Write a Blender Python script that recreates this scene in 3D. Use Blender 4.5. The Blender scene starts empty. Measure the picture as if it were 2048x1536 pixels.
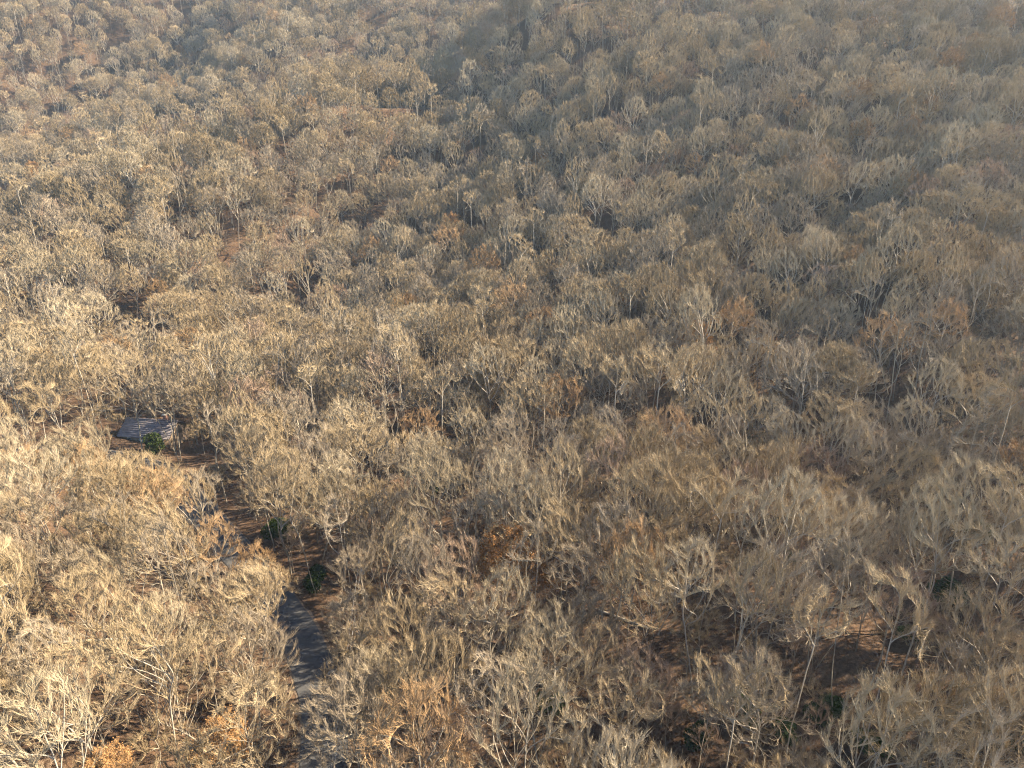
import bpy, math, random
import numpy as np
from mathutils import Vector, Matrix

# ------------------------------------------------------------------ camera, sky, sun, exposure
SC = bpy.context.scene
COL = SC.collection
CAM_H, PITCH, LENS = 66.0, 22.0, 24.0
cam = bpy.data.cameras.new("camera")
cam.lens = LENS; cam.sensor_width = 36.0; cam.clip_start = 0.5; cam.clip_end = 6000
camo = bpy.data.objects.new("camera", cam)
camo.location = (0, 0, CAM_H)
camo.rotation_euler = (math.radians(90 - PITCH), 0, 0)
COL.objects.link(camo)
SC.camera = camo

SUN_EL, SUN_AZ = 34.0, 15.0      # azimuth of the sun, counter-clockwise from +X (from the right, a little ahead of the camera)
W = bpy.data.worlds.new("World"); SC.world = W; W.use_nodes = True
wn = W.node_tree.nodes; wl = W.node_tree.links
sky = wn.new("ShaderNodeTexSky"); sky.sky_type = 'NISHITA'; sky.sun_disc = False
sky.sun_elevation = math.radians(SUN_EL)
sky.sun_rotation = math.radians(90 - SUN_AZ)
sky.altitude = 900; sky.air_density = 1.0; sky.dust_density = 1.0; sky.ozone_density = 1.0
bgn = wn["Background"]; bgn.inputs[1].default_value = 0.07
wl.new(sky.outputs[0], bgn.inputs[0])

sun = bpy.data.lights.new("sun", 'SUN'); sun.energy = 5.0; sun.angle = math.radians(0.6)
sun.color = (1.0, 0.82, 0.58)
suno = bpy.data.objects.new("sun", sun)
a, e = math.radians(SUN_AZ), math.radians(SUN_EL)
sdir = Vector((math.cos(a) * math.cos(e), math.sin(a) * math.cos(e), math.sin(e)))
suno.rotation_euler = sdir.to_track_quat('Z', 'Y').to_euler()
suno.location = (300, 100, 300)
COL.objects.link(suno)

SC.view_settings.view_transform = 'Standard'; SC.view_settings.look = 'None'
SC.view_settings.gamma = 1.0; SC.view_settings.use_curve_mapping = False
SC.view_settings.exposure = 2.45
SC.render.engine = 'CYCLES'
cy = SC.cycles
cy.max_bounces = 3; cy.diffuse_bounces = 1; cy.glossy_bounces = 1; cy.transmission_bounces = 2
cy.volume_bounces = 0; cy.transparent_max_bounces = 4
cy.use_adaptive_sampling = True; cy.adaptive_threshold = 0.02
cy.use_denoising = True; cy.denoiser = 'OPENIMAGEDENOISE'; cy.denoising_prefilter = 'NONE'
cy.pixel_filter_type = 'BLACKMAN_HARRIS'; cy.filter_width = 1.2
HAZE = 0.00012

# ------------------------------------------------------------------ pixel helpers (photograph 2048 x 1536)
cp, sp = math.cos(math.radians(PITCH)), math.sin(math.radians(PITCH))
FPX = 2048 * LENS / 36.0
def ray(u, v):
    r, up = (u - 1024) / FPX, (768 - v) / FPX
    return np.array([r, cp + up * sp, -sp + up * cp])
def project(x, y, z):
    zz = z - CAM_H
    d = y * cp - zz * sp
    up = y * sp + zz * cp
    return 1024 + FPX * x / d, 768 - FPX * up / d, d

# ------------------------------------------------------------------ terrain heights (thin plate spline through surveyed points)
PTS = [(-17,30,0),(-22,58,0),(-28,70,0),(-38,84,0),(-50,98,0),(-68,117,0),(-93,125,0),(-130,128,0),(-180,130,0),
 # knoll inside the road bend
 (-60,58,7),(-46,64,6),(-34,56,3.5),(-85,66,7),(-60,30,5),(-120,70,4),(-150,80,-4),(-45,-40,2),(60,-40,4),
 # flat ground and hillside right of the road
 (0,61,0),(0,30,-3),(40,30,-2),(48,65,2),(70,104,9),(96,154,26),(134,233,58),(150,270,76),(190,340,105),
 (0,90,0),(0,116,2),(10,150,8),(38,195,21),(52,289,64),(70,340,90),(-4,226,19),(-5,333,68),(-39,130,1),(-30,91,-1),
 # hollow
 (-90,160,-3),(-64,195,-4),(-50,245,13),(-36,300,41),(-16,350,71),
 # first spur
 (-115,185,5),(-160,190,2),(-185,240,18),(-123,283,42),(-73,325,68),(0,375,104),(-150,262,31),(-98,304,55),
 # valley behind it, second spur, valley behind that, far slope
 (-235,300,-18),(-190,330,-16),(-150,368,4),(-105,405,30),(-50,435,56),(20,460,86),
 (-248,350,30),(-206,401,52),(-160,469,90),(-120,520,115),
 (-300,395,8),(-258,440,28),(-215,495,60),
 (-360,470,84),(-310,540,130),(-250,600,160),(-400,400,40),(-450,560,140),
 (0,560,150),(-100,600,160),(100,400,125),(200,400,125),(180,120,32),(250,200,62),(300,60,25),(150,30,8),(150,560,165),(300,560,165),(350,380,135),
 (-300,200,-12),(-350,80,-20),(-420,280,-5),(-150,-60,-8),(200,-100,20),(0,-150,15)]
P = np.array(PTS, float)
def tpsk(r2):
    r2 = np.maximum(r2, 1e-9)
    return 0.5 * r2 * np.log(r2)
S = 100.0
Q = P[:, :2] / S
n = len(P)
K = tpsk(((Q[:, None] - Q[None]) ** 2).sum(-1)) + 0.0001 * np.eye(n)
A = np.zeros((n + 3, n + 3)); A[:n, :n] = K; A[:n, n] = 1; A[:n, n+1:] = Q; A[n, :n] = 1; A[n+1:, :n] = Q.T
TW = np.linalg.solve(A, np.concatenate([P[:, 2], np.zeros(3)]))
ROAD = np.array([(-15.5,22),(-18.5,42),(-21.5,58),(-25.2,66.7),(-30,74.5),(-38,84.5),(-51,99),(-66,115),(-79,122.5),(-94,125),(-112,126.5),(-135,128),(-170,131)], float)
def catmull(p, m):
    out = []
    q = np.vstack([2*p[0]-p[1], p, 2*p[-1]-p[-2]])
    for i in range(1, len(q) - 2):
        for t in np.linspace(0, 1, m, endpoint=False):
            a0, a1, a2, a3 = q[i-1], q[i], q[i+1], q[i+2]
            out.append(0.5*((2*a1)+(-a0+a2)*t+(2*a0-5*a1+4*a2-a3)*t*t+(-a0+3*a1-3*a2+a3)*t**3))
    out.append(p[-1])
    return np.array(out)
RC = catmull(ROAD, 8)
def road_dist(x, y):
    x = np.asarray(x, float); y = np.asarray(y, float)
    sh = x.shape; pts = np.stack([x.ravel(), y.ravel()], 1)
    best = np.full(len(pts), 1e9)
    for i in range(len(RC) - 1):
        d = RC[i+1] - RC[i]; L2 = (d*d).sum()
        t = np.clip(((pts - RC[i]) @ d) / L2, 0, 1)
        best = np.minimum(best, np.hypot(pts[:, 0]-RC[i, 0]-t*d[0], pts[:, 1]-RC[i, 1]-t*d[1]))
    return best.reshape(sh)
rs = np.random.RandomState(5)
WAVES = [(rs.uniform(-1, 1, 2) / l, rs.uniform(0, 6.28), l * 0.011) for l in (9, 13, 17, 24, 33, 45, 60) for _ in range(2)]
def smooth(t):
    t = np.clip(t, 0, 1); return t*t*(3-2*t)
def tps(x, y):
    x = np.atleast_1d(np.asarray(x, float)); y = np.atleast_1d(np.asarray(y, float))
    sh = x.shape; xf, yf = x.ravel() / S, y.ravel() / S
    out = np.zeros(len(xf))
    for s in range(0, len(xf), 20000):
        X = np.stack([xf[s:s+20000], yf[s:s+20000]], 1)
        out[s:s+20000] = tpsk(((X[:, None] - Q[None]) ** 2).sum(-1)) @ TW[:n] + TW[n] + X @ TW[n+1:]
    return out.reshape(sh)
def ground(x, y):
    x = np.atleast_1d(np.asarray(x, float)); y = np.atleast_1d(np.asarray(y, float))
    xc, yc = np.clip(x, -450, 350), np.clip(y, -150, 610)
    z = tps(xc, yc)
    out = np.hypot(x - xc, y - yc)
    z = z + (20 * np.sin(out / 160) - np.maximum(z - 60, 0) * 0.6) * smooth(out / 400)
    nz = sum(am * np.sin(k[0]*6.28*x + k[1]*6.28*y + ph) for k, ph, am in WAVES)
    nz = nz + 2.6 * np.sin((-0.66 * x + 0.75 * y) * 6.283 / 44 + 0.8 * np.sin(x / 37) + 0.6 * np.sin(y / 51)) * smooth((z - 4) / 14)
    rd = road_dist(x, y)
    f = smooth((rd - 3.6) / 9)
    zr = 0.0
    return zr * (1 - f) + (z + nz) * f - 0.12 * (1 - smooth((rd - 2.6) / 0.8))

# ------------------------------------------------------------------ materials
def new_mat(name):
    m = bpy.data.materials.new(name); m.use_nodes = True
    nt = m.node_tree
    for nd in list(nt.nodes): nt.nodes.remove(nd)
    return m, nt.nodes, nt.links
def ramp(nd, stops):
    cr = nd.color_ramp
    while len(cr.elements) < len(stops): cr.elements.new(0.5)
    for el, (p, c) in zip(cr.elements, stops):
        el.position = p; el.color = (*c, 1)
def bark_mat(name, cols, rough=0.9, transl=0.0, nscale=0.6):
    """wood, twig or leaf colour: a slow patchiness along the plant plus a shift from plant to plant"""
    m, N, L = new_mat(name)
    out = N.new("ShaderNodeOutputMaterial")
    bs = N.new("ShaderNodeBsdfDiffuse"); bs.inputs['Roughness'].default_value = 0.3
    oi = N.new("ShaderNodeObjectInfo")
    tc = N.new("ShaderNodeTexCoord")
    nz = N.new("ShaderNodeTexNoise"); nz.inputs['Scale'].default_value = nscale; nz.inputs['Detail'].default_value = 2
    L.new(tc.outputs['Object'], nz.inputs['Vector'])
    mx = N.new("ShaderNodeMath"); mx.operation = 'MULTIPLY_ADD'
    L.new(nz.outputs['Fac'], mx.inputs[0]); mx.inputs[1].default_value = 0.9
    sub = N.new("ShaderNodeMath"); sub.operation = 'MULTIPLY_ADD'
    L.new(oi.outputs['Random'], sub.inputs[0]); sub.inputs[1].default_value = 0.7; sub.inputs[2].default_value = -0.3
    L.new(sub.outputs[0], mx.inputs[2])
    rp = N.new("ShaderNodeValToRGB"); ramp(rp, [(i / (len(cols) - 1), c) for i, c in enumerate(cols)])
    L.new(mx.outputs[0], rp.inputs[0])
    L.new(rp.outputs[0], bs.inputs[0])
    if transl:
        tr = N.new("ShaderNodeBsdfTranslucent"); L.new(rp.outputs[0], tr.inputs[0])
        ms = N.new("ShaderNodeMixShader"); ms.inputs[0].default_value = transl
        L.new(bs.outputs[0], ms.inputs[1]); L.new(tr.outputs[0], ms.inputs[2]); L.new(ms.outputs[0], out.inputs[0])
    else:
        L.new(bs.outputs[0], out.inputs[0])
    return m
M = {}
M['bark_grey'] = bark_mat('bark_grey', [(0.19,0.168,0.135),(0.29,0.26,0.21),(0.40,0.365,0.305)], nscale=1.2)
M['bark_pale'] = bark_mat('bark_pale', [(0.22,0.20,0.165),(0.31,0.28,0.235),(0.40,0.37,0.32)], nscale=1.2)
M['bark_dark'] = bark_mat('bark_dark', [(0.10,0.085,0.07),(0.17,0.145,0.12),(0.25,0.22,0.18)], nscale=1.2)
M['twig_tan'] = bark_mat('twig_tan', [(0.23,0.178,0.108),(0.33,0.258,0.16),(0.42,0.335,0.215)])
M['twig_pale'] = bark_mat('twig_pale', [(0.27,0.22,0.145),(0.36,0.30,0.205),(0.45,0.38,0.27)])
M['twig_grey'] = bark_mat('twig_grey', [(0.20,0.165,0.12),(0.29,0.24,0.175),(0.38,0.32,0.24)])
M['twig_red'] = bark_mat('twig_red', [(0.22,0.155,0.11),(0.31,0.225,0.16),(0.39,0.30,0.22)])
M['twig_rust'] = bark_mat('twig_rust', [(0.24,0.155,0.08),(0.33,0.22,0.12),(0.41,0.29,0.17)])
M['leaf_rust'] = bark_mat('leaf_rust', [(0.26,0.13,0.05),(0.36,0.20,0.08),(0.44,0.27,0.13)], transl=0.35, nscale=1.5)
M['leaf_green'] = bark_mat('leaf_green', [(0.018,0.032,0.010),(0.035,0.058,0.017),(0.075,0.095,0.03)], transl=0.25, nscale=2.5)

def litter_mat():
    m, N, L = new_mat('leaf_litter')
    out = N.new("ShaderNodeOutputMaterial"); bs = N.new("ShaderNodeBsdfPrincipled")
    bs.inputs['Roughness'].default_value = 0.95; bs.inputs['Specular IOR Level'].default_value = 0.15
    tc = N.new("ShaderNodeTexCoord")
    n1 = N.new("ShaderNodeTexNoise"); n1.inputs['Scale'].default_value = 0.12; n1.inputs['Detail'].default_value = 6
    n2 = N.new("ShaderNodeTexNoise"); n2.inputs['Scale'].default_value = 2.6; n2.inputs['Detail'].default_value = 8; n2.inputs['Roughness'].default_value = 0.75
    for q in (n1, n2): L.new(tc.outputs['Object'], q.inputs['Vector'])
    r1 = N.new("ShaderNodeValToRGB"); ramp(r1, [(0.3,(0.055,0.036,0.025)),(0.55,(0.085,0.056,0.037)),(0.75,(0.12,0.083,0.056))])
    r2 = N.new("ShaderNodeValToRGB"); ramp(r2, [(0.3,(0.35,0.33,0.32)),(0.5,(0.9,0.88,0.86)),(0.7,(1.7,1.55,1.4))])
    L.new(n1.outputs[0], r1.inputs[0]); L.new(n2.outputs[0], r2.inputs[0])
    mx = N.new("ShaderNodeMix"); mx.data_type = 'RGBA'; mx.blend_type = 'MULTIPLY'; mx.inputs[0].default_value = 1
    L.new(r1.outputs[0], mx.inputs[6]); L.new(r2.outputs[0], mx.inputs[7])
    L.new(mx.outputs[2], bs.inputs['Base Color'])
    bp = N.new("ShaderNodeBump"); bp.inputs['Strength'].default_value = 0.6; bp.inputs['Distance'].default_value = 0.25
    L.new(n2.outputs[0], bp.inputs['Height']); L.new(bp.outputs[0], bs.inputs['Normal'])
    L.new(bs.outputs[0], out.inputs[0])
    return m
def noise_mat(name, c0, c1, scale, rough=0.85, bump=0.2, detail=8, spec=0.3):
    m, N, L = new_mat(name)
    out = N.new("ShaderNodeOutputMaterial"); bs = N.new("ShaderNodeBsdfPrincipled")
    bs.inputs['Roughness'].default_value = rough; bs.inputs['Specular IOR Level'].default_value = spec
    tc = N.new("ShaderNodeTexCoord")
    n1 = N.new("ShaderNodeTexNoise"); n1.inputs['Scale'].default_value = scale; n1.inputs['Detail'].default_value = detail; n1.inputs['Roughness'].default_value = 0.65
    L.new(tc.outputs['Object'], n1.inputs['Vector'])
    r = N.new("ShaderNodeValToRGB"); ramp(r, [(0.3, c0), (0.7, c1)])
    L.new(n1.outputs[0], r.inputs[0]); L.new(r.outputs[0], bs.inputs['Base Color'])
    bp = N.new("ShaderNodeBump"); bp.inputs['Strength'].default_value = bump; bp.inputs['Distance'].default_value = 0.03
    L.new(n1.outputs[0], bp.inputs['Height']); L.new(bp.outputs[0], bs.inputs['Normal'])
    L.new(bs.outputs[0], out.inputs[0])
    return m
M['litter'] = litter_mat()
M['asphalt'] = noise_mat('asphalt', (0.040,0.041,0.044), (0.066,0.066,0.068), 0.7, 0.9)
M['gravel'] = noise_mat('gravel', (0.20,0.18,0.155), (0.34,0.31,0.27), 1.6, 0.95, 0.5)
M['verge'] = noise_mat('verge', (0.075,0.052,0.036), (0.15,0.115,0.085), 1.6, 0.95, 0.5)
M['pole_wood'] = noise_mat('pole_wood', (0.20,0.165,0.13), (0.34,0.29,0.23), 3.0, 0.9)
M['metal_grey'] = noise_mat('metal_grey', (0.38,0.39,0.40), (0.50,0.51,0.52), 4.0, 0.5, 0.05, spec=0.5)
M['wire'] = noise_mat('wire', (0.30,0.30,0.30), (0.42,0.42,0.41), 1.0, 0.45, 0.0, spec=0.5)
M['ceramic'] = noise_mat('ceramic', (0.30,0.27,0.25), (0.42,0.40,0.38), 4.0, 0.3, 0.0)
M['shingle'] = noise_mat('shingle', (0.10,0.092,0.105), (0.185,0.170,0.185), 1.2, 0.9, 0.3)
M['siding'] = noise_mat('siding', (0.20,0.15,0.105), (0.30,0.23,0.165), 1.5, 0.85, 0.3)
M['trim'] = noise_mat('trim', (0.40,0.38,0.35), (0.52,0.50,0.46), 2.0, 0.7, 0.1)
M['pane'] = noise_mat('pane', (0.02,0.025,0.03), (0.035,0.04,0.05), 1.0, 0.12, 0.0, spec=0.6)
M['brick'] = noise_mat('brick', (0.17,0.095,0.07), (0.28,0.17,0.13), 3.0, 0.9, 0.4)

# ------------------------------------------------------------------ mesh helpers
def mesh_np(name, V, F, mat, smooth_shade=False, extra=None):
    """F: list of index arrays, each (k, corners)"""
    me = bpy.data.meshes.new(name)
    V = np.asarray(V, np.float32)
    me.vertices.add(len(V)); me.vertices.foreach_set('co', V.ravel())
    loops = np.concatenate([f.ravel() for f in F]).astype(np.int32)
    tot = np.concatenate([np.full(len(f), f.shape[1], np.int32) for f in F])
    st = np.concatenate([[0], np.cumsum(tot)[:-1]]).astype(np.int32)
    me.loops.add(len(loops)); me.loops.foreach_set('vertex_index', loops)
    me.polygons.add(len(tot)); me.polygons.foreach_set('loop_start', st); me.polygons.foreach_set('loop_total', tot)
    if smooth_shade: me.polygons.foreach_set('use_smooth', np.ones(len(tot), bool))
    me.materials.append(mat)
    me.update(calc_edges=True); me.validate()
    return me
def link(name, data, parent=None, loc=None):
    o = bpy.data.objects.new(name, data); COL.objects.link(o)
    if parent: o.parent = parent
    if loc is not None: o.location = loc
    return o
def tag(o, label=None, cat=None, group=None, kind=None):
    if label: o['label'] = label
    if cat: o['category'] = cat
    if group: o['group'] = group
    if kind: o['kind'] = kind
    return o
def unit(v):
    return v / np.maximum(np.linalg.norm(v, axis=-1, keepdims=True), 1e-9)
def tubes(P0, P1, R0, R1, sides, roll=0.0):
    d = unit(P1 - P0)
    ref = np.where(np.abs(d[:, 2:3]) < 0.9, np.array([[0, 0, 1.0]]), np.array([[1.0, 0, 0]]))
    x = unit(np.cross(ref, d)); y = np.cross(d, x)
    an = np.arange(sides) / sides * 2 * np.pi + roll
    c = np.cos(an)[None, :, None]; s = np.sin(an)[None, :, None]
    ring = x[:, None] * c + y[:, None] * s
    A = P0[:, None] + ring * R0[:, None, None]
    B = P1[:, None] + ring * R1[:, None, None]
    m = len(P0)
    V = np.concatenate([A, B], 1).reshape(-1, 3)
    base = (np.arange(m) * 2 * sides)[:, None]
    i = np.arange(sides)[None]; j = (np.arange(sides)[None] + 1) % sides
    F = np.stack([base + i, base + j, base + sides + j, base + sides + i], -1).reshape(-1, 4)
    return V, F
def bxm(boxes):
    """boxes: (x0,x1,y0,y1,z0,z1) -> V, F"""
    V, F = [], []
    for (x0, x1, y0, y1, z0, z1) in boxes:
        b = len(V)
        V += [(x0,y0,z0),(x1,y0,z0),(x1,y1,z0),(x0,y1,z0),(x0,y0,z1),(x1,y0,z1),(x1,y1,z1),(x0,y1,z1)]
        F += [(b,b+3,b+2,b+1),(b+4,b+5,b+6,b+7),(b,b+1,b+5,b+4),(b+1,b+2,b+6,b+5),(b+2,b+3,b+7,b+6),(b+3,b,b+4,b+7)]
    return np.array(V, float), np.array(F)
def box(name, mat, parent, dims, rot=None, loc=None):
    V, F = bxm([dims])
    o = link(name, mesh_np(name, V, [F], mat), parent, loc)
    if rot: o.rotation_euler = rot
    return o

# ------------------------------------------------------------------ ground sheet and road
def axis(lo, hi, core0, core1, step):
    c = list(np.arange(core0, core1 + .1, step))
    a, s = core0, step
    left = []
    while a > lo: s *= 1.25; a -= s; left.append(max(a, lo))
    b, s = core1, step
    right = []
    while b < hi: s *= 1.25; b += s; right.append(min(b, hi))
    return np.array(left[::-1] + c + right)
xs = axis(-1100, 1000, -330, 230, 3.0); ys = axis(-700, 1200, 10, 560, 3.0)
xs = np.unique(np.concatenate([xs, np.arange(-60, 0, 1.0)])); ys = np.unique(np.concatenate([ys, np.arange(20, 135, 1.0)]))
GX, GY = np.meshgrid(xs, ys)
GZ = ground(GX, GY)
nx, ny = len(xs), len(ys)
idx = np.arange(nx * ny).reshape(ny, nx)
F = np.stack([idx[:-1, :-1], idx[:-1, 1:], idx[1:, 1:], idx[1:, :-1]], -1).reshape(-1, 4)
RDG = road_dist(GX, GY)
from bisect import bisect_right
_xl, _yl = list(xs), list(ys)
def _bil(G, x, y):
    i = min(max(bisect_right(_xl, x) - 1, 0), nx - 2); j = min(max(bisect_right(_yl, y) - 1, 0), ny - 2)
    a = (x - _xl[i]) / (_xl[i+1] - _xl[i]); b = (y - _yl[j]) / (_yl[j+1] - _yl[j])
    return float((G[j, i] * (1-a) + G[j, i+1] * a) * (1-b) + (G[j+1, i] * (1-a) + G[j+1, i+1] * a) * b)
def gz(x, y): return _bil(GZ, x, y)
def rdist(x, y): return _bil(RDG, x, y)
g = link('ground', mesh_np('ground', np.stack([GX, GY, GZ], -1).reshape(-1, 3), [F], M['litter'], True))
tag(g, 'leaf covered forest floor folding into hollows and spurs', 'ground', kind='structure')

def strip(name, mat, half, dz, wob=0.0, lo=None):
    T = np.gradient(RC, axis=0); T = unit(T); Nn = np.stack([-T[:, 1], T[:, 0]], 1)
    rr = np.random.RandomState(3)
    V = []
    offs = (-half, -half * .5, 0, half * .5, half)
    for i in range(len(RC)):
        z = 0.0
        w = rr.uniform(-wob, wob, 2)
        for k, o in enumerate(offs):
            oo = o + (w[0] if k == 0 else w[1] if k == 4 else 0)
            q = RC[i] + Nn[i] * oo
            V.append((q[0], q[1], z + dz + 0.03 * (1 - abs(o) / half)))
    m = len(offs); ii = np.arange(len(RC) * m).reshape(-1, m)
    F = np.stack([ii[:-1, 1:], ii[:-1, :-1], ii[1:, :-1], ii[1:, 1:]], -1).reshape(-1, 4)
    return link(name, mesh_np(name, np.array(V), [F], mat, True))
tag(strip('road', M['asphalt'], 2.55, 0.02, 0.08), 'narrow grey asphalt road curving through the bare woods', 'road', kind='structure')
tag(strip('road_verge', M['verge'], 2.9, -0.05, 0.25), 'thin leaf strewn dirt edge along the asphalt road', 'verge', kind='structure')

# ------------------------------------------------------------------ bare trees grown by space colonisation
def grow(seed, H, cb, R, lean=0.0, natt=1210, step=0.5, flat=0.55, up=0.22, stems=1, wiggle=0.12):
    r = np.random.RandomState(seed)
    # crown envelope: lobed dome
    lob = [(r.uniform(0, 6.28), r.randint(2, 6), r.uniform(0.05, 0.17)) for _ in range(5)]
    att = []
    while len(att) < natt:
        h = r.uniform(0, 1); an = r.uniform(0, 6.28)
        prof = (h / flat) ** 0.85 if h < flat else math.sqrt(max(0, 1 - ((h - flat) / (1 - flat)) ** 2))
        rr = R * max(prof, 0.05) * (1 + sum(am * math.sin(k * an + ph + 3 * h) for ph, k, am in lob))
        q = r.uniform(0, 1) ** 0.34
        if r.uniform() > (prof ** 1.2 + 0.05) * (0.10 + 0.90 * float(smooth((h - .22) / .38))): continue
        att.append((rr * q * math.cos(an), rr * q * math.sin(an), H * cb + (H * .95 - H * cb) * h))
    att = np.array(att)
    la = r.uniform(0, 6.28)
    att[:, 0] += lean * att[:, 2] * math.cos(la); att[:, 1] += lean * att[:, 2] * math.sin(la)
    nodes = []; par = []
    for s in range(stems):
        base = np.array([0.0, 0.0, -0.6]) + (r.uniform(-.35, .35, 3) * [1, 1, 0] if stems > 1 else 0)
        prev = -1; p = base.copy()
        dirv = np.array([lean * math.cos(la), lean * math.sin(la), 1.0]) + (np.append(r.uniform(-.16, .16, 2), 0) if stems > 1 else 0)
        top = H * (cb + (1 - cb) * r.uniform(0.12, 0.42))
        while p[2] < top:
            nodes.append(p.copy()); par.append(prev); prev = len(nodes) - 1
            dirv = dirv + np.append(r.normal(0, 0.035, 2), 0)
            p = p + unit(dirv) * step
    N = np.array(nodes); par = list(par)
    ndir = np.array([unit(N[i] - N[par[i]]) if par[i] >= 0 else np.array([0, 0, 1.0]) for i in range(len(N))])
    nd = np.full(len(att), 1e9); ni = np.zeros(len(att), int)
    def upd(i0):
        nonlocal nd, ni
        D = ((att[:, None] - N[None, i0:]) ** 2).sum(-1)
        k = D.argmin(1); d = D[np.arange(len(att)), k]
        b = d < nd
        nd[b] = d[b]; ni[b] = k[b] + i0
    upd(0)
    di2, dk2 = (R * 1.1 + 2.5) ** 2, (step * 1.5) ** 2
    for it in range(160):
        act = nd < di2
        if not act.any(): break
        ids = ni[act]; vec = unit(att[act] - N[ids])
        uq, inv = np.unique(ids, return_inverse=True)
        acc = np.zeros((len(uq), 3)); np.add.at(acc, inv, vec)
        d = unit(acc) + 2.0 * ndir[uq] + np.array([0, 0, up]) + r.normal(0, wiggle, (len(uq), 3))
        d = unit(d)
        newp = N[uq] + d * step
        # refuse steps that nearly repeat an existing node
        D = ((newp[:, None] - N[None]) ** 2).sum(-1).min(1)
        keep = D > (step * 0.45) ** 2
        if not keep.any():
            # drop the stuck attractors
            stuck = act & np.isin(ni, uq)
            att = att[~stuck]; nd = nd[~stuck]; ni = ni[~stuck]
            if len(att) == 0: break
            continue
        if (~keep).any():
            bad = uq[~keep]
            stuck = act & np.isin(ni, bad) & (r.uniform(size=len(att)) < 0.5)
            att = att[~stuck]; nd = nd[~stuck]; ni = ni[~stuck]
            if len(att) == 0: break
        i0 = len(N)
        N = np.vstack([N, newp[keep]]); ndir = np.vstack([ndir, d[keep]]); par += list(uq[keep])
        upd(i0)
        live = nd > dk2
        att = att[live]; nd = nd[live]; ni = ni[live]
        if len(att) == 0: break
        if len(N) > 4200: break
    return N, np.array(par), ndir, r

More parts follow.
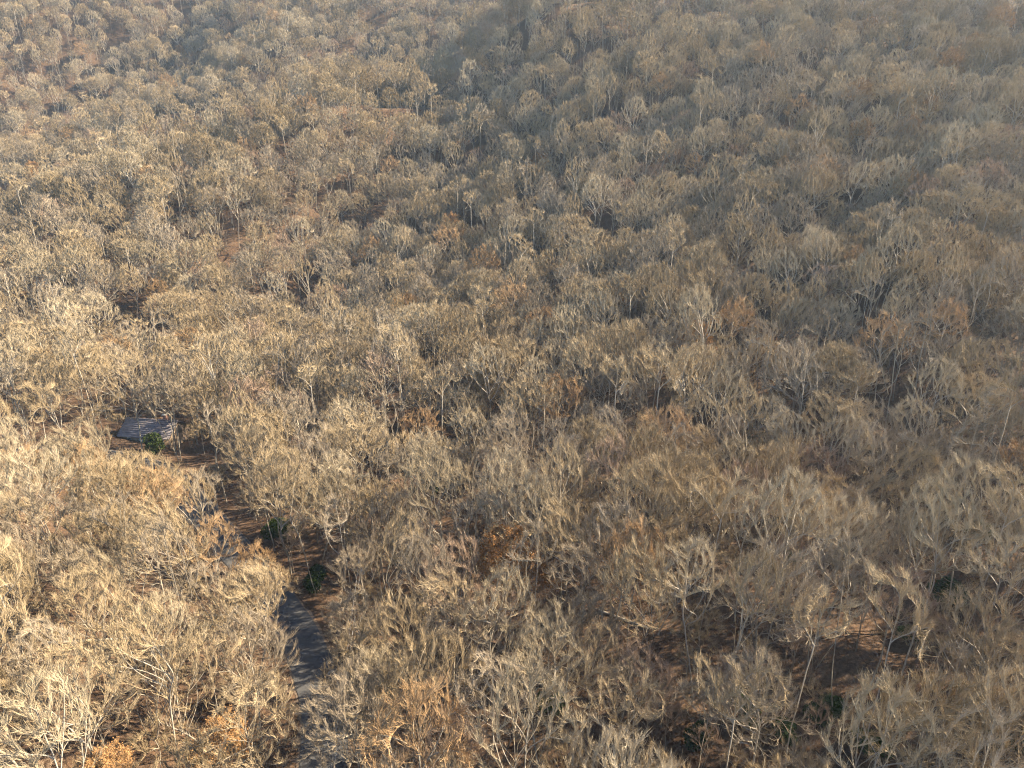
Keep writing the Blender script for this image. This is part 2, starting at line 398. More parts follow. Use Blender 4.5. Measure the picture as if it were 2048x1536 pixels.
def tree_meshes(key, spec, far=False):
    thick, fewer, twid = (2.1, 0.32, 2.9) if far else (1.35, 0.6, 1.45)
    N, par, ndir, r = grow(**{k: v for k, v in spec.items() if k in ('seed','H','cb','R','lean','natt','step','flat','up','stems','wiggle')})
    H, R = spec['H'], spec['R']
    nN = len(N); ex = 2.7; tip = spec.get('tip', 0.0175)
    acc = np.zeros(nN)
    rad = np.zeros(nN)
    for i in range(nN - 1, -1, -1):
        rad[i] = (acc[i] if acc[i] > 0 else tip ** ex) ** (1 / ex)
        if par[i] >= 0: acc[par[i]] += rad[i] ** ex
    rad = np.minimum(rad, 0.34 * H / 22)
    rad = rad * (1 + 0.35 * np.exp(-np.maximum(N[:, 2], 0) / 0.7))
    k = par >= 0
    c = np.where(k)[0]; p = par[c]
    R0 = np.minimum(rad[p], rad[c] * 1.35); R1 = rad[c]
    P0, P1 = N[p], N[c]
    big = R1 > (0.06 if H > 12 else 0.03)
    Vt, Ft = tubes(P0[big], P1[big], R0[big], R1[big], 7)
    Vc, Fc = tubes(P0[~big], P1[~big], R0[~big] * thick, R1[~big] * thick * .96, 3)
    # twigs: slender blades on all thin wood, side twiglets on each
    thin = np.where(rad < spec.get('twig_rad', 0.045))[0]
    nt = spec.get('twigs', 4)
    # most twigs sit in the outer shell of the crown, few inside
    hh = np.clip((N[thin, 2] - H * spec['cb']) / (H * (1 - spec['cb'])), 0, 1)
    fl = spec.get('flat', .55)
    pr = np.where(hh < fl, (hh / fl) ** .85, np.sqrt(np.clip(1 - ((hh - fl) / (1 - fl)) ** 2, 0, 1))) * R + .6
    outer = np.clip(np.hypot(N[thin, 0], N[thin, 1]) / pr, 0, 1.2)
    shell = np.maximum(outer, np.where(hh > fl, hh, 0))
    cnt = np.clip(np.round(fewer * (nt * 5.2 * smooth((shell - .45) / .45) * (.06 + .94 * smooth((hh - .30) / .35)) + .5) * r.uniform(.6, 1.4, len(thin)) + r.uniform(-.5, .5, len(thin))), 0, None).astype(int)
    src = np.repeat(thin, cnt)
    ctr = np.array([0, 0, H * spec['cb'] * 0.75])
    outw = unit(N[src] - ctr)
    rv = unit(r.normal(0, 1, (len(src), 3)))
    td = unit(1.1 * ndir[src] + 0.5 * outw + 0.45 * rv + np.array([0, 0, 0.5]))
    tl = r.uniform(0.5, 1.5, len(src)) * spec.get('tlen', 1.0)
    b0 = N[src] - ndir[src] * (r.uniform(0, .5, len(src)))[:, None]
    tipp = b0 + td * tl[:, None] + np.array([0, 0, 0.10])
    wv = unit(np.cross(td, unit(r.normal(0, 1, (len(src), 3)))))
    w = spec.get('tw', 0.0115) * twid
    tri = [np.stack([b0 - wv * w, b0 + wv * w, tipp], 1)]
    for s in range(spec.get('side', 1)):
        f = r.uniform(0.25, 0.8, len(src))[:, None]
        sb = b0 + (tipp - b0) * f
        sd = unit(td + 0.65 * unit(r.normal(0, 1, (len(src), 3))) + np.array([0, 0, 0.15]))
        se = sb + sd * (tl * r.uniform(0.35, 0.7, len(src)))[:, None]
        sw = unit(np.cross(sd, unit(r.normal(0, 1, (len(src), 3)))))
        tri.append(np.stack([sb - sw * w * .85, sb + sw * w * .85, se], 1))
    T = np.concatenate(tri)
    Vw = T.reshape(-1, 3); Fw = np.arange(len(Vw)).reshape(-1, 3)
    Vall = np.concatenate([Vc, Vw]); 
    crown = mesh_np(key + '_crown', Vall, [Fc, Fw + len(Vc)], M[spec['twig']])
    crown.materials.append(M[spec['bark']])
    mi = np.zeros(len(Fc) + len(Fw), np.int32); mi[:len(Fc)] = np.repeat((R1[~big] > 0.0195).astype(np.int32), 3)
    crown.polygons.foreach_set('material_index', mi)
    if spec.get('leaves'):
        nl = spec['leaves']
        pick = r.randint(0, len(T), nl)
        c0 = T[pick, 2] * 0.75 + T[pick, 0] * 0.25 + r.normal(0, 0.10, (nl, 3))
        a1 = unit(r.normal(0, 1, (nl, 3))); a2 = unit(np.cross(a1, r.normal(0, 1, (nl, 3))))
        s = r.uniform(0.05, 0.10, nl)[:, None]
        Vl = np.stack([c0 - a1 * s * 1.5, c0 + a2 * s, c0 + a1 * s * 1.5, c0 - a2 * s], 1).reshape(-1, 3)
        Fl = np.arange(len(Vl)).reshape(-1, 4)
        leaf = mesh_np(key + '_leaves', Vl, [Fl], M['leaf_rust'])
    else:
        leaf = None
    trunk = mesh_np(key + '_trunk', Vt, [Ft], M[spec['bark']], True)
    print(key, nN, 'trunk', len(Ft) * 2, 'crown', len(Fc) * 2 + len(Fw))
    return trunk, crown, leaf

SP = {
 'oak_a':    dict(seed=11, H=20, cb=0.30, R=5.06, natt=2125, flat=0.55, bark='bark_grey', twig='twig_tan', wiggle=.16),
 'oak_b':    dict(seed=12, H=19, cb=0.26, R=4.62, natt=1955, flat=0.50, bark='bark_grey', twig='twig_grey', wiggle=.18, lean=.07),
 'oak_c':    dict(seed=13, H=21, cb=0.32, R=4.95, natt=2125, flat=0.58, bark='bark_pale', twig='twig_pale', wiggle=.15, stems=2),
 'oak_d':    dict(seed=14, H=18, cb=0.25, R=5.50, natt=2210, flat=0.45, bark='bark_dark', twig='twig_tan', wiggle=.2, lean=.05),
 'poplar_a': dict(seed=21, H=25, cb=0.39, R=3.63, natt=1530, flat=0.55, bark='bark_pale', twig='twig_tan', up=.45, wiggle=.07),
 'poplar_b': dict(seed=22, H=24, cb=0.42, R=3.19, natt=1360, flat=0.50, bark='bark_grey', twig='twig_grey', up=.45, wiggle=.08),
 'poplar_c': dict(seed=23, H=23, cb=0.37, R=3.85, natt=1615, flat=0.60, bark='bark_pale', twig='twig_pale', up=.4, wiggle=.08, lean=.05),
 'poplar_d': dict(seed=24, H=26, cb=0.46, R=2.97, natt=1275, flat=0.45, bark='bark_grey', twig='twig_tan', up=.5, wiggle=.08, lean=.03),
 'maple_a':  dict(seed=31, H=18, cb=0.30, R=3.96, natt=1615, flat=0.58, bark='bark_grey', twig='twig_red', up=.35, wiggle=.1),
 'maple_b':  dict(seed=32, H=17, cb=0.25, R=3.85, natt=1615, flat=0.60, bark='bark_pale', twig='twig_tan', up=.38, wiggle=.1, stems=2),
 'maple_c':  dict(seed=33, H=19, cb=0.32, R=3.74, natt=1530, flat=0.62, bark='bark_grey', twig='twig_grey', up=.4, wiggle=.1, stems=3),
 'hickory_a':dict(seed=41, H=22, cb=0.33, R=4.07, natt=1700, flat=0.52, bark='bark_dark', twig='twig_tan', up=.3, wiggle=.13),
 'hickory_b':dict(seed=42, H=21, cb=0.32, R=4.18, natt=1700, flat=0.55, bark='bark_grey', twig='twig_rust', up=.3, wiggle=.12, lean=.06),
 'hickory_c':dict(seed=43, H=23, cb=0.35, R=3.74, natt=1530, flat=0.48, bark='bark_dark', twig='twig_grey', up=.35, wiggle=.13, lean=.04),
 'beech_a':  dict(seed=51, H=14, cb=0.19, R=3.6, natt=1530, flat=0.5, bark='bark_pale', twig='twig_rust', up=.2, leaves=5500),
 'sapling_a':dict(seed=61, H=9, cb=0.26, R=2.2, natt=714, flat=0.55, bark='bark_grey', twig='twig_tan', up=.3, tip=.014, step=.45),
 'sapling_b':dict(seed=62, H=8, cb=0.22, R=2.0, natt=646, flat=0.6, bark='bark_grey', twig='twig_red', up=.3, tip=.014, step=.45, stems=2),
}
MESH = {k: tree_meshes(k, s) for k, s in SP.items()}
MESHF = {k: tree_meshes(k + '_open', s, True) for k, s in SP.items() if k[:7] != 'sapling'}
BIG = tree_meshes('spread_oak', dict(seed=77, H=21, cb=0.12, R=10.5, natt=1300, step=0.65, flat=0.5, up=.1, lean=-.12, wiggle=.2, bark='bark_grey', twig='twig_tan', twigs=3))

# ------------------------------------------------------------------ where the trees stand
rng = random.Random(2)
cells = {}
def near(x, y, dmin):
    ci, cj = int(x // 8), int(y // 8)
    for i in range(ci - 1, ci + 2):
        for j in range(cj - 1, cj + 2):
            for (a, b, rr) in cells.get((i, j), ()):
                if (a - x) ** 2 + (b - y) ** 2 < (0.5 * (dmin + rr)) ** 2: return True
    return False
def put(x, y, rr):
    cells.setdefault((int(x // 8), int(y // 8)), []).append((x, y, rr))
def at_ground(u, v):
    d = ray(u, v); t = 30.0
    while t < 700:
        p = np.array([0, 0, CAM_H]) + d * t
        if p[2] <= gz(p[0], p[1]): return p
        t += 0.5
    return p
def at_top(u, v, h):
    """foot of a tree of height h whose top shows at the pixel"""
    d = ray(u, v); t = 30.0
    while t < 700:
        p = np.array([0, 0, CAM_H]) + d * t
        if p[2] - h <= gz(p[0], p[1]): return float(p[0]), float(p[1])
        t += 0.5
    return float(p[0]), float(p[1])

HOUSE = (-79.0, 136.0)
trees = []      # x, y, key, scale, rot, forced label bits
def add(x, y, key, sc, note=None):
    trees.append([x, y, key, sc, rng.uniform(0, 6.28), note]); put(x, y, 5.4)
# trees picked out of the photograph by their crown tops
for (u, v, key, h) in [
    (440, 1460, 'beech_a', 10), (200, 1512, 'beech_a', 8.5), (410, 1032, 'hickory_b', 17), (490, 1090, 'hickory_b', 16), (585, 1125, 'hickory_a', 17),
    (60, 905, 'oak_c', 20), (200, 925, 'oak_a', 19), (300, 965, 'hickory_b', 18), (480, 1245, 'oak_b', 17), (300, 1200, 'oak_c', 18),
    (90, 1290, 'oak_a', 18), (250, 1260, 'maple_b', 15), (1310, 700, 'poplar_a', 25), (1140, 612, 'poplar_c', 23), (985, 688, 'poplar_c', 23),
    (1450, 592, 'hickory_b', 21), (920, 1080, 'maple_a', 18), (1290, 1320, 'maple_a', 15), (510, 850, 'oak_a', 20), (760, 990, 'oak_b', 19),
    (1440, 960, 'poplar_a', 24), (1560, 1100, 'oak_b', 20), (1750, 1080, 'poplar_b', 25), (1900, 1000, 'poplar_c', 25), (1130, 760, 'hickory_b', 19),
    (830, 815, 'hickory_b', 18), (980, 905, 'maple_a', 17), (690, 540, 'oak_a', 19), (1430, 180, 'oak_c', 21), (1640, 330, 'oak_a', 22),
    (1350, 390, 'oak_c', 20), (1790, 640, 'hickory_b', 20), (1900, 590, 'hickory_b', 20), (1230, 890, 'maple_a', 18), (760, 1310, 'oak_c', 17),
    (860, 1290, 'oak_a', 19), (1080, 1250, 'oak_c', 20), (1640, 1190, 'poplar_a', 25), (1530, 1330, 'oak_b', 18), (1150, 1480, 'maple_b', 13),
    (880, 1440, 'maple_a', 14)]:
    x, y = at_top(u, v, h)
    if rdist(x, y) < 4.2: x -= 4.0 if x < -25 else -4.0
    add(x, y, key, h / SP[key]['H'])

for x, y, key, sc in [(-30.5, 62.5, 'oak_a', .88), (-20.2, 70, 'maple_c', .85), (-17.6, 63.5, 'oak_b', .8), (-16.7, 57, 'oak_d', .85), (-15.2, 50.5, 'oak_b', .85)]: add(x, y, key, sc)
KEYS = ['oak_a','oak_b','oak_c','oak_d','poplar_a','poplar_b','poplar_c','poplar_d','maple_a','maple_b','maple_c','hickory_a','hickory_b','hickory_c','beech_a']
WTS  = [1.1, 1.0, 1.0, .8, 1.0, .8, 1.0, .7, .55, .9, .9, .9, .25, .8, .05]
def in_reach(x, y):
    z = gz(x, y)
    u, v, d = project(x, y, z + 12)
    if d < 20: return False
    mx = FPX * 22 / d
    return -mx * 1.1 < u < 2048 + mx * 1.3 and v > -FPX * 14 / d and v < 1536 + FPX * 30 / d
EDGE = lambda x: np.interp(-x, [25, 28, 34, 42, 52, 70, 100, 130], [61, 66, 74, 83, 90, 96, 104, 110])
RX = np.concatenate([-RC[:, 0]]); RY = RC[:, 1]
# small openings in the canopy that the photograph shows, and the gully floors
GAPS = [(*at_ground(u, v)[:2], r_) for (u, v, r_) in [(1770,190,8),(1785,120,7),(860,225,9),(800,215,9),(745,225,7),(700,150,9),(760,90,9),(245,120,9),(400,155,9),(470,110,8),
   (300,735,8),(335,760,7),(270,690,7),(240,640,6),(620,650,6),(770,500,6),(1330,880,5),(1950,900,6),(1480,930,4.5),(1000,930,4),(860,1000,5),(1400,560,6),(1250,1130,4),(740,870,5),
   (1560,1180,4),(1720,1480,4),(430,970,7),(1080,700,4),(480,560,6),(400,520,5)]]
cand = 0
while cand < 110000:
    cand += 1
    d = math.sqrt(rng.uniform(30 ** 2, 600 ** 2))
    y = rng.uniform(20, 600); x = rng.uniform(-0.95, 0.85) * (y + 45)
    rd = rdist(x, y)
    if rd < 4.0: continue
    # gap on the far side of the road, the hollow floor, and the house
    if -60 < x < -24 and 66 < y < 112 and rd < 8.0 and rng.random() < 0.85: continue
    if math.hypot(x - HOUSE[0], y - HOUSE[1]) < 7.5: continue
    if math.hypot(x + 78, y - 126) < 6.5: continue
    if math.hypot((x + 92) / 9, (y - 158) / 14) < 1 and rng.random() < 0.8: continue
    if math.hypot((x + 64) / 8, (y - 108) / 10) < 1 and rng.random() < 0.8: continue
    # the stand on the knoll ends short of the road
    if -125 < x < -27 and EDGE(x) < y < np.interp(-x, RX, RY) + 4.5: continue
    sp_ = rng.uniform(3.7, 6.1) * (0.93 if x < -27 and y < 90 else 1.0)
    if any((x - a_) ** 2 + (y - b_) ** 2 < c_ * c_ for a_, b_, c_ in GAPS): continue
    if near(x, y, sp_): continue
    if not in_reach(x, y): continue
    key = rng.choices(KEYS, WTS)[0]
    sc = rng.uniform(0.86, 1.16) * (0.66 + 0.34 * (sp_ - 3.4) / 2.6)**0.5
    if y < 80 and x > -5: sc *= 1.05
    trees.append([x, y, key, sc, rng.uniform(0, 6.28), None]); put(x, y, sp_)
print('trees', len(trees))

# ------------------------------------------------------------------ trees as objects: the 300 that show largest; the rest one wood
vis = []
for t in trees:
    z = gz(t[0], t[1]); H = SP[t[2]]['H'] * t[3]
    u, v, d = project(t[0], t[1], z + H * 0.75)
    inside = -30 < u < 2078 and -20 < v < 1536 + FPX * 3 / d
    vis.append((-(H / d) if inside else 1.0))
order = sorted(range(len(trees)), key=lambda i: vis[i])
NEAR = [i for i in order[:300] if vis[i] < 0]
nearset = set(NEAR)
FORM = {'oak': 'spreading oak', 'poplar': 'slender poplar', 'maple': 'round headed maple', 'hickory': 'upright hickory', 'beech': 'small beech'}
HUE = {'twig_tan': 'tan', 'twig_pale': 'pale cream', 'twig_grey': 'grey brown', 'twig_red': 'reddish', 'twig_rust': 'rusty orange'}
STEM = {1: '', 2: 'forked ', 3: 'three stemmed '}
LAND = []      # (x, y, reach, words)
MADE = []
def place_word(x, y):
    rd = rdist(x, y)
    for (a_, b_, rr, wd) in LAND:
        if math.hypot(x - a_, y - b_) < rr: return wd
    if math.hypot(x - HOUSE[0], y - HOUSE[1]) < 22: return 'beside the grey roofed cabin'
    if rd < 8: return 'at the edge of the road'
    if x < -27 and y < 95 : return 'in the stand inside the bend'
    if gz(x, y) < 3 and x > -27 and y < 100: return 'on flat ground across the road'
    if gz(x, y) < 6: return 'at the foot of the hillside'
    if x < -40: return 'on the slope above the cabin'
    return 'on the hillside above the road'
protos = {}
FARD = lambda x, y: project(x, y, gz(x, y) + 15)[2] > 112
def make_tree(i):
    x, y, key, sc, rot, note = trees[i]
    kind = key.split('_')[0]
    t = bpy.data.objects.new(kind + '_tree', None); COL.objects.link(t)
    t.empty_display_size = 0.5
    t.location = (x, y, gz(x, y)); lean_ = rng.choice([.03, .03, .05, .11]); la_ = rng.uniform(0, 6.28); t.rotation_euler = (lean_ * math.cos(la_), lean_ * math.sin(la_), rot); t['tilt'] = lean_; t.scale = (sc, sc, sc * rng.uniform(.94, 1.08))
    tr, cr, lf = (MESHF if FARD(x, y) else MESH)[key]
    s = SP[key]
    MADE.append((t, i))
    o1 = link('trunk', tr, t); o2 = link('crown', cr, t)
    o3 = link('leaves', lf, t) if lf else None
    protos.setdefault(key + ('_far' if FARD(x, y) else ''), (o1, o2, o3))
    return t
for i in NEAR: make_tree(i)
for k in KEYS + ['sapling_a', 'sapling_b']:
    if k in KEYS and k + '_far' not in protos:
        j = next(q for q in order if trees[q][2] == k and q not in nearset and FARD(trees[q][0], trees[q][1])); make_tree(j); nearset.add(j)
    if k in KEYS and k not in protos:
        j = next(q for q in order if trees[q][2] == k and q not in nearset and not FARD(trees[q][0], trees[q][1])); make_tree(j); nearset.add(j)

# the big spreading oak by the cabin
bx, by = -77.0, 126.5
t = bpy.data.objects.new('oak_tree', None); COL.objects.link(t); t.location = (bx, by, gz(bx, by)); t.rotation_euler = (0, 0, 2.4)
tag(t, 'very wide low branching oak leaning over the road in front of the cabin', 'tree', 'oak trees beside the grey roofed cabin')
link('trunk', BIG[0], t); link('crown', BIG[1], t)

# saplings that show as things of their own: by the road
sap_spots = [(-30.5, 58.5, 'sapling_a'), (-27.5, 52, 'sapling_b'), (-17.5, 69, 'sapling_a'), (-33.5, 86, 'sapling_b'), (-14, 62, 'sapling_b'), (-36, 72.5, 'sapling_a')]
for x, y, k in sap_spots:
    t = bpy.data.objects.new('sapling', None); COL.objects.link(t); t.location = (x, y, gz(x, y)); sc = rng.uniform(.7, 1.0)
    t.scale = (sc,) * 3; t.rotation_euler = (0, 0, rng.uniform(0, 6.28))
    tr, cr, lf = MESH[k]
    tag(t, f"thin bare {'reddish forked' if k == 'sapling_b' else 'tan single stemmed'} sapling growing at the road edge", 'sapling', 'saplings at the road edge')
    o1 = link('trunk', tr, t); o2 = link('crown', cr, t); protos.setdefault(k, (o1, o2, None))

def scatter(name, rows, label, cat):
    """ONE object of kind stuff: rows (x, y, z, key, scale, rot) instanced from the meshes of the standing trees"""
    me = bpy.data.meshes.new(name)
    me.vertices.add(len(rows)); me.vertices.foreach_set('co', np.array([r[:3] for r in rows], np.float32).ravel())
    keys = sorted({r[3] for r in rows})
    for nm, ty, val in (('pick', 'INT', [keys.index(r[3]) for r in rows]), ('size', 'FLOAT', [r[4] for r in rows]), ('turn', 'FLOAT', [r[5] for r in rows])):
        at = me.attributes.new(nm, ty, 'POINT'); at.data.foreach_set('value', val)
    o = link(name, me); tag(o, label, cat, kind='stuff')
    ng = bpy.data.node_groups.new(name, 'GeometryNodeTree')
    ng.interface.new_socket('Geometry', in_out='INPUT', socket_type='NodeSocketGeometry')
    ng.interface.new_socket('Geometry', in_out='OUTPUT', socket_type='NodeSocketGeometry')
    N, L = ng.nodes, ng.links
    gi = N.new('NodeGroupInput'); go = N.new('NodeGroupOutput'); jn = N.new('GeometryNodeJoinGeometry')
    def attr(nm, ty):
        q = N.new('GeometryNodeInputNamedAttribute'); q.data_type = ty; q.inputs[0].default_value = nm; return q.outputs[0]
    pk, sz, tn = attr('pick', 'INT'), attr('size', 'FLOAT'), attr('turn', 'FLOAT')
    cx = N.new('ShaderNodeCombineXYZ'); L.new(tn, cx.inputs[2])
    sn = N.new('ShaderNodeMath'); sn.operation = 'SINE'; sm = N.new('ShaderNodeMath'); sm.operation = 'MULTIPLY'; sm.inputs[1].default_value = 57.0
    L.new(tn, sm.inputs[0]); L.new(sm.outputs[0], sn.inputs[0]); s2 = N.new('ShaderNodeMath'); s2.operation = 'MULTIPLY'; s2.inputs[1].default_value = 0.06
    L.new(sn.outputs[0], s2.inputs[0]); L.new(s2.outputs[0], cx.inputs[0])
    for k, key in enumerate(keys):
        cmp_ = N.new('FunctionNodeCompare'); cmp_.data_type = 'INT'; cmp_.operation = 'EQUAL'
        L.new(pk, cmp_.inputs[2]); cmp_.inputs[3].default_value = k
        for src in protos[key]:
            if src is None: continue
            ob = N.new('GeometryNodeObjectInfo'); ob.transform_space = 'ORIGINAL'; ob.inputs['Object'].default_value = src; ob.inputs['As Instance'].default_value = True
            ip = N.new('GeometryNodeInstanceOnPoints')
            L.new(gi.outputs[0], ip.inputs['Points']); L.new(cmp_.outputs[0], ip.inputs['Selection']); L.new(ob.outputs['Geometry'], ip.inputs['Instance'])
            L.new(cx.outputs[0], ip.inputs['Rotation']); L.new(sz, ip.inputs['Scale'])
            L.new(ip.outputs[0], jn.inputs[0])
    L.new(jn.outputs[0], go.inputs[0])
    md = o.modifiers.new('scatter', 'NODES'); md.node_group = ng
    return o
rows = [(t[0], t[1], gz(t[0], t[1]), t[2] + ('_far' if FARD(t[0], t[1]) else ''), t[3], t[4]) for i, t in enumerate(trees) if i not in nearset]
scatter('forest', rows, 'mass of bare grey and tan trees covering the far hillsides', 'forest')

# undergrowth of whips and brush below the crowns
rows = []
while len(rows) < 1300:
    y = rng.uniform(25, 330); x = rng.uniform(-0.95, 0.85) * (y + 45)
    if rng.random() > 90 / (y + 60): continue
    if rdist(x, y) < 4.2 or math.hypot(x - HOUSE[0], y - HOUSE[1]) < 8: continue
    if not in_reach(x, y): continue
    rows.append((x, y, gz(x, y), rng.choice(['sapling_a', 'sapling_b']), rng.uniform(.25, .85), rng.uniform(0, 6.28)))
scatter('undergrowth', rows, 'thin bare brush and whips under the tree crowns', 'undergrowth')

# ------------------------------------------------------------------ evergreen shrubs
def shrub_mesh(seed, R=1.6, Hh=2.2, nl=2200):
    r = np.random.RandomState(seed)
    lob = unit(r.normal(0, 1, (9, 3))); lob[:, 2] = np.abs(lob[:, 2])
    cen = lob * [R * .6, R * .6, Hh * .5] + [0, 0, Hh * .35]
    k = r.randint(0, 9, nl)
    c0 = cen[k] + unit(r.normal(0, 1, (nl, 3))) * (r.uniform(.5, 1, nl) ** .5)[:, None] * [R * .5, R * .5, Hh * .35]
    c0[:, 2] = np.maximum(c0[:, 2], .1)
    a1 = unit(r.normal(0, 1, (nl, 3)) + [0, 0, .1]); a2 = unit(np.cross(a1, r.normal(0, 1, (nl, 3)) * .5 + [0, 0, 1]))
    s = r.uniform(.05, .085, nl)[:, None]
    V = np.stack([c0 - a1 * s * 1.9, c0 + a2 * s, c0 + a1 * s * 1.9, c0 - a2 * s], 1).reshape(-1, 3)
    fol = mesh_np('shrub_foliage', V, [np.arange(len(V)).reshape(-1, 4)], M['leaf_green'])
    st0 = np.tile([[0, 0, -.2]], (9, 1)) + r.normal(0, .08, (9, 3)) * [1, 1, 0]
    V2, F2 = tubes(st0, cen, np.full(9, .045), np.full(9, .02), 5)
    return fol, mesh_np('shrub_stems', V2, [F2], M['bark_dark'])
SHRUBS = []
SH = [shrub_mesh(s) for s in (1, 2, 3)]
for n_, (u, v, sc) in enumerate([(1650,1440,1.3),(1570,1480,1.1),(1890,1200,1.4),(2020,1490,1.4),(1400,1500,1.2),(1590,1130,1.2),(560,1085,1.6),(520,1075,1.4),
        (1740,1500,1.0),(1960,1080,1.3),(1930,1400,1.2),(860,985,1.3),(1480,1440,1.1),(1820,1290,1.1),(1100,1420,1.0),(270,905,1.5),(640,1180,1.4)]):
    p = at_ground(u, v)
    if rdist(p[0], p[1]) < 4.5: p[0] += 4.0
    t = bpy.data.objects.new('evergreen_shrub', None); COL.objects.link(t)
    t.location = (p[0], p[1], gz(p[0], p[1])); t.scale = (sc * rng.uniform(.9, 1.3), sc, sc * rng.uniform(.8, 1.1)); t.rotation_euler = (0, 0, rng.uniform(0, 6.28))
    pw = place_word(p[0], p[1])
    SHRUBS.append((p[0], p[1])); big_ = 'large ' if sc > 1.35 else ('low ' if sc < 1.15 else '')
    tag(t, f'{big_}glossy green leafy shrub {pw}', 'shrub', f'evergreen shrubs {pw}')
    link('foliage', SH[n_ % 3][0], t); link('stem', SH[n_ % 3][1], t)

# ------------------------------------------------------------------ utility pole and its two wires
px, py = -21.0, 78.0
pz = gz(px, py)
pole = bpy.data.objects.new('utility_pole', None); COL.objects.link(pole); pole.location = (px, py, pz)
tag(pole, 'wooden utility pole with a grey transformer can beside the road', 'utility pole')
zz = np.array([-.6, 3, 6.5, 10.2]); rr_ = np.array([.16, .145, .125, .105])
V, F_ = tubes(np.stack([zz[:-1]*0, zz[:-1]*0, zz[:-1]], 1), np.stack([zz[1:]*0, zz[1:]*0, zz[1:]], 1), rr_[:-1], rr_[1:], 12)
cap = np.array([[len(V) - 12 + i for i in range(12)]])
link('post', mesh_np('post', V, [F_, cap], M['pole_wood']), pole)
def can(name, mat, parent, x, y, z0, z1, r, prof=((0,.85),(.06,1),(.9,1),(1,.7))):
    pr = [(z0 + (z1 - z0) * a, r * b) for a, b in prof]
    p0 = np.array([[x, y, a] for a, _ in pr[:-1]]); p1 = np.array([[x, y, a] for a, _ in pr[1:]])
    V, F = tubes(p0, p1, np.array([b for _, b in pr[:-1]]), np.array([b for _, b in pr[1:]]), 14)
    top = np.array([[len(V) - 14 + i for i in range(14)]]); bot = np.array([list(range(13, -1, -1))])
    return link(name, mesh_np(name, V, [F, top, bot], mat), parent)
tf = can('transformer', M['metal_grey'], pole, .33, -.12, 8.0, 9.1, .24)
can('bushing', M['ceramic'], tf, .38, -.10, 9.05, 9.32, .05, ((0,1),(.3,.6),(.5,1),(.7,.6),(1,.8)))
box('bracket', M['metal_grey'], pole, (.08, .2, -.16, -.06, 8.45, 8.6))
can('insulator', M['ceramic'], pole, 0, 0, 10.2, 10.5, .06, ((0,1),(.3,.6),(.5,1),(.7,.6),(1,.8)))
can('insulator', M['ceramic'], pole, -.16, 0, 7.3, 7.5, .055, ((0,1),(.3,.6),(.5,1),(.7,.6),(1,.8)))
def wire(name, a, b, sag, r, label):
    a, b = np.array(a, float), np.array(b, float)
    t = np.linspace(0, 1, 25)[:, None]
    p = a + (b - a) * t; p[:, 2] -= (4 * sag * t * (1 - t))[:, 0]
    V, F = tubes(p[:-1], p[1:], np.full(24, r), np.full(24, r), 5)
    return tag(link(name, mesh_np(name, V, [F], M['wire'])), label, 'power line', 'power lines along the road')
wire('power_line', (px, py, pz + 10.5), (-14.5, 28, 10.3), .5, .022, 'upper power wire running from the pole top along the road')
wire('power_line', (px - .16, py, pz + 7.5), (-14.9, 28, 7.6), .6, .028, 'lower thicker power wire running from the pole along the road')

# ------------------------------------------------------------------ cabin behind the spreading oak
hx, hy = HOUSE; hz = gz(hx, hy)
cab = bpy.data.objects.new('cabin', None); COL.objects.link(cab); cab.location = (hx, hy, hz); cab.rotation_euler = (0, 0, math.radians(-8))
tag(cab, 'small brown board cabin with a grey shingle roof behind the spreading oak', 'house')
Lx, Wy, Hw, Hr = 5.6, 3.6, 2.7, 4.9
V = np.array([(-Lx,-Wy,-.8),(Lx,-Wy,-.8),(Lx,Wy,-.8),(-Lx,Wy,-.8),(-Lx,-Wy,Hw),(Lx,-Wy,Hw),(Lx,Wy,Hw),(-Lx,Wy,Hw),(-Lx,0,Hr-.12),(Lx,0,Hr-.12)], float)
link('wall', mesh_np('wall', V, [np.array([(0,1,5,4),(2,3,7,6)]), np.array([(1,2,6,9,5),(3,0,4,8,7)])], M['siding']), cab)
sl = math.atan2(Hr - Hw, Wy); sw_ = math.hypot(Hr - Hw, Wy) + .55
for s in (-1, 1):
    rf = box('roof', M['shingle'], cab, (-Lx - .5, Lx + .5, 0, sw_, 0, .10), rot=(-sl if s > 0 else sl, 0, 0) if s > 0 else (-sl, 0, math.pi), loc=(0, 0, Hr))
    for k in range(9):      # shingle courses, each overlapping the one below
        y0 = sw_ - (k + 1) * sw_ / 9
        V_, F_ = bxm([(-Lx - .52, Lx + .52, y0, y0 + sw_ / 9 + .03, .1, .135 - .0 * k)])
        V_[[4, 5], 2] -= .02
        link('shingle', mesh_np('shingle_course', V_, [F_], M['shingle']), rf)
box('ridge_cap', M['shingle'], cab, (-Lx - .54, Lx + .54, -.16, .16, Hr + .06, Hr + .20))
ch = box('chimney', M['brick'], cab, (2.2, 2.9, .6, 1.3, Hr - 1.2, Hr + .95))
box('chimney_cap', M['trim'], ch, (2.1, 3.0, .5, 1.4, Hr + .95, Hr + 1.07))
for wx in (-3.6, 1.6, 3.9):
    w = box('window', M['trim'], cab, (wx - .5, wx + .5, -Wy - .06, -Wy + .02, .9, 2.1))
    box('pane', M['pane'], w, (wx - .4, wx + .4, -Wy - .075, -Wy - .062, 1.0, 2.0))
dr = box('door', M['trim'], cab, (-1.2, -.3, -Wy - .06, -Wy + .02, 0, 2.05))
box('handle', M['metal_grey'], dr, (-.45, -.39, -Wy - .13, -Wy - .065, .95, 1.05))
box('porch_step', M['gravel'], cab, (-1.6, .1, -Wy - 1.2, -Wy - .08, -.5, -.02))

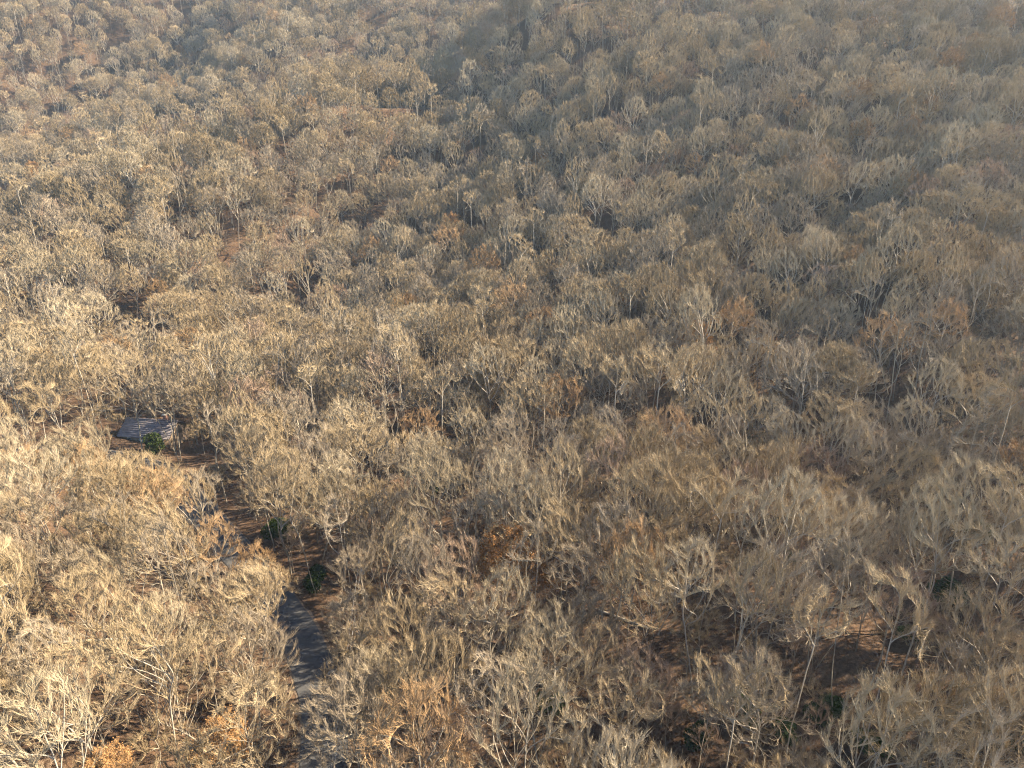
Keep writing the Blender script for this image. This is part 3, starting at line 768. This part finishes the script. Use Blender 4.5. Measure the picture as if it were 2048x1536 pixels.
# ------------------------------------------------------------------ fallen logs
LOGS = []
def log(u, v, L_, ang, r0, label):
    p = at_ground(u, v)
    LOGS.append((p[0], p[1]))
    d = np.array([math.cos(ang), math.sin(ang)])
    pts = []
    for t in np.linspace(-.5, .5, 7):
        q = p[:2] + d * L_ * t
        pts.append((q[0], q[1], gz(q[0], q[1])))
    pts = np.array(pts)
    zl = np.polyval(np.polyfit(np.arange(7), pts[:, 2], 1), np.arange(7)); pts[:, 2] = zl + r0 * .75 + rng.uniform(0, .05)
    rad = np.linspace(r0, r0 * .55, 7)
    o = tag(bpy.data.objects.new('fallen_log', None), label, 'log'); COL.objects.link(o); o.location = pts[0]
    q = pts - pts[0]
    V, F = tubes(q[:-1], q[1:], rad[:-1], rad[1:], 9)
    link('trunk', mesh_np('log', V, [F, np.array([list(range(8, -1, -1))]), np.array([[len(V) - 9 + i for i in range(9)]])], M['bark_pale'], False), o)
    nb = 5
    i = np.array([2, 3, 4, 5, 6]); b0 = q[i]
    e = b0 + np.stack([rng.uniform(-.8, .8) * np.ones(nb) + np.array([rng.uniform(-.5, .5) for _ in range(nb)]) , np.array([rng.uniform(-.9, .9) for _ in range(nb)]), np.array([rng.uniform(.4, 1.2) for _ in range(nb)])], 1)
    for a_, b_ in zip(b0, e):
        V, F = tubes(a_[None], b_[None], np.array([r0 * .35]), np.array([.02]), 5)
        link('branch_stub', mesh_np('stub', V, [F], M['bark_pale']), o)
log(187, 1288, 9, .5, .2, 'long pale fallen trunk lying in the stand inside the road bend')
log(245, 908, 10, -.25, .24, 'pale fallen trunk lying along the road under the spreading oak')
log(1340, 950, 6, .1, .16, 'short bleached log lying on the hillside litter')
log(1240, 1240, 8, -.6, .18, 'thin bleached log lying on flat ground across the road')

LAND += [(px, py, 8, 'next to the utility pole'), (bx, by, 14, 'next to the wide low branching oak')]
LAND += [(a_, b_, 5, 'beside a fallen log') for a_, b_ in LOGS] + [(a_, b_, 4.0, 'above a green leafy shrub') for a_, b_ in SHRUBS]
# ------------------------------------------------------------------ labels of the trees, once everything they stand beside is placed
for t, i in MADE:
    x, y, key, sc, rot, note = trees[i]
    kind = key.split('_')[0]; s_ = SP[key]; H = s_['H'] * sc
    pw = place_word(x, y)
    around = [SP[q[2]]['H'] * q[3] for j, q in enumerate(trees) if j != i and abs(q[0] - x) < 13 and abs(q[1] - y) < 13]
    size = 'towering ' if around and H > max(around) else ('short ' if around and H < min(around) else ('big ' if sc > 1.02 else ''))
    ln = 'leaning ' if t['tilt'] > .1 else ''
    if s_.get('leaves'): lab = f'{size}{ln}beech holding rusty dead leaves {pw}'
    else: lab = f"{size}{ln}{STEM[s_.get('stems', 1)]}bare {FORM[kind]} with {HUE[s_['twig']]} twigs {pw}"
    w_ = lab.split()
    if len(w_) > 16: lab = lab.replace(' bare ', ' ').replace('bare ', '')
    if len(lab.split()) > 16: lab = lab.replace(ln, '', 1)
    tag(t, lab, 'tree', f'{kind} trees {pw}'); del t['tilt']

# ------------------------------------------------------------------ haze
if HAZE > 0:
    m, N, L = new_mat('haze_air')
    out = N.new("ShaderNodeOutputMaterial"); pv = N.new("ShaderNodeVolumePrincipled")
    pv.inputs['Color'].default_value = (0.55, 0.76, 1.0, 1); pv.inputs['Density'].default_value = HAZE; pv.inputs['Anisotropy'].default_value = 0.2
    L.new(pv.outputs[0], out.inputs['Volume'])
    V, F = bxm([(-1110, 1010, -710, 1210, float(GZ.min()) - 1.5, float(GZ.max()) + 32)])
    hz_ = link('haze', mesh_np('haze', V, [F], m)); tag(hz_, 'thin pale haze hanging over the hills', 'haze', kind='stuff')
print('objects', len(bpy.data.objects), 'GZ', GZ.min(), GZ.max())
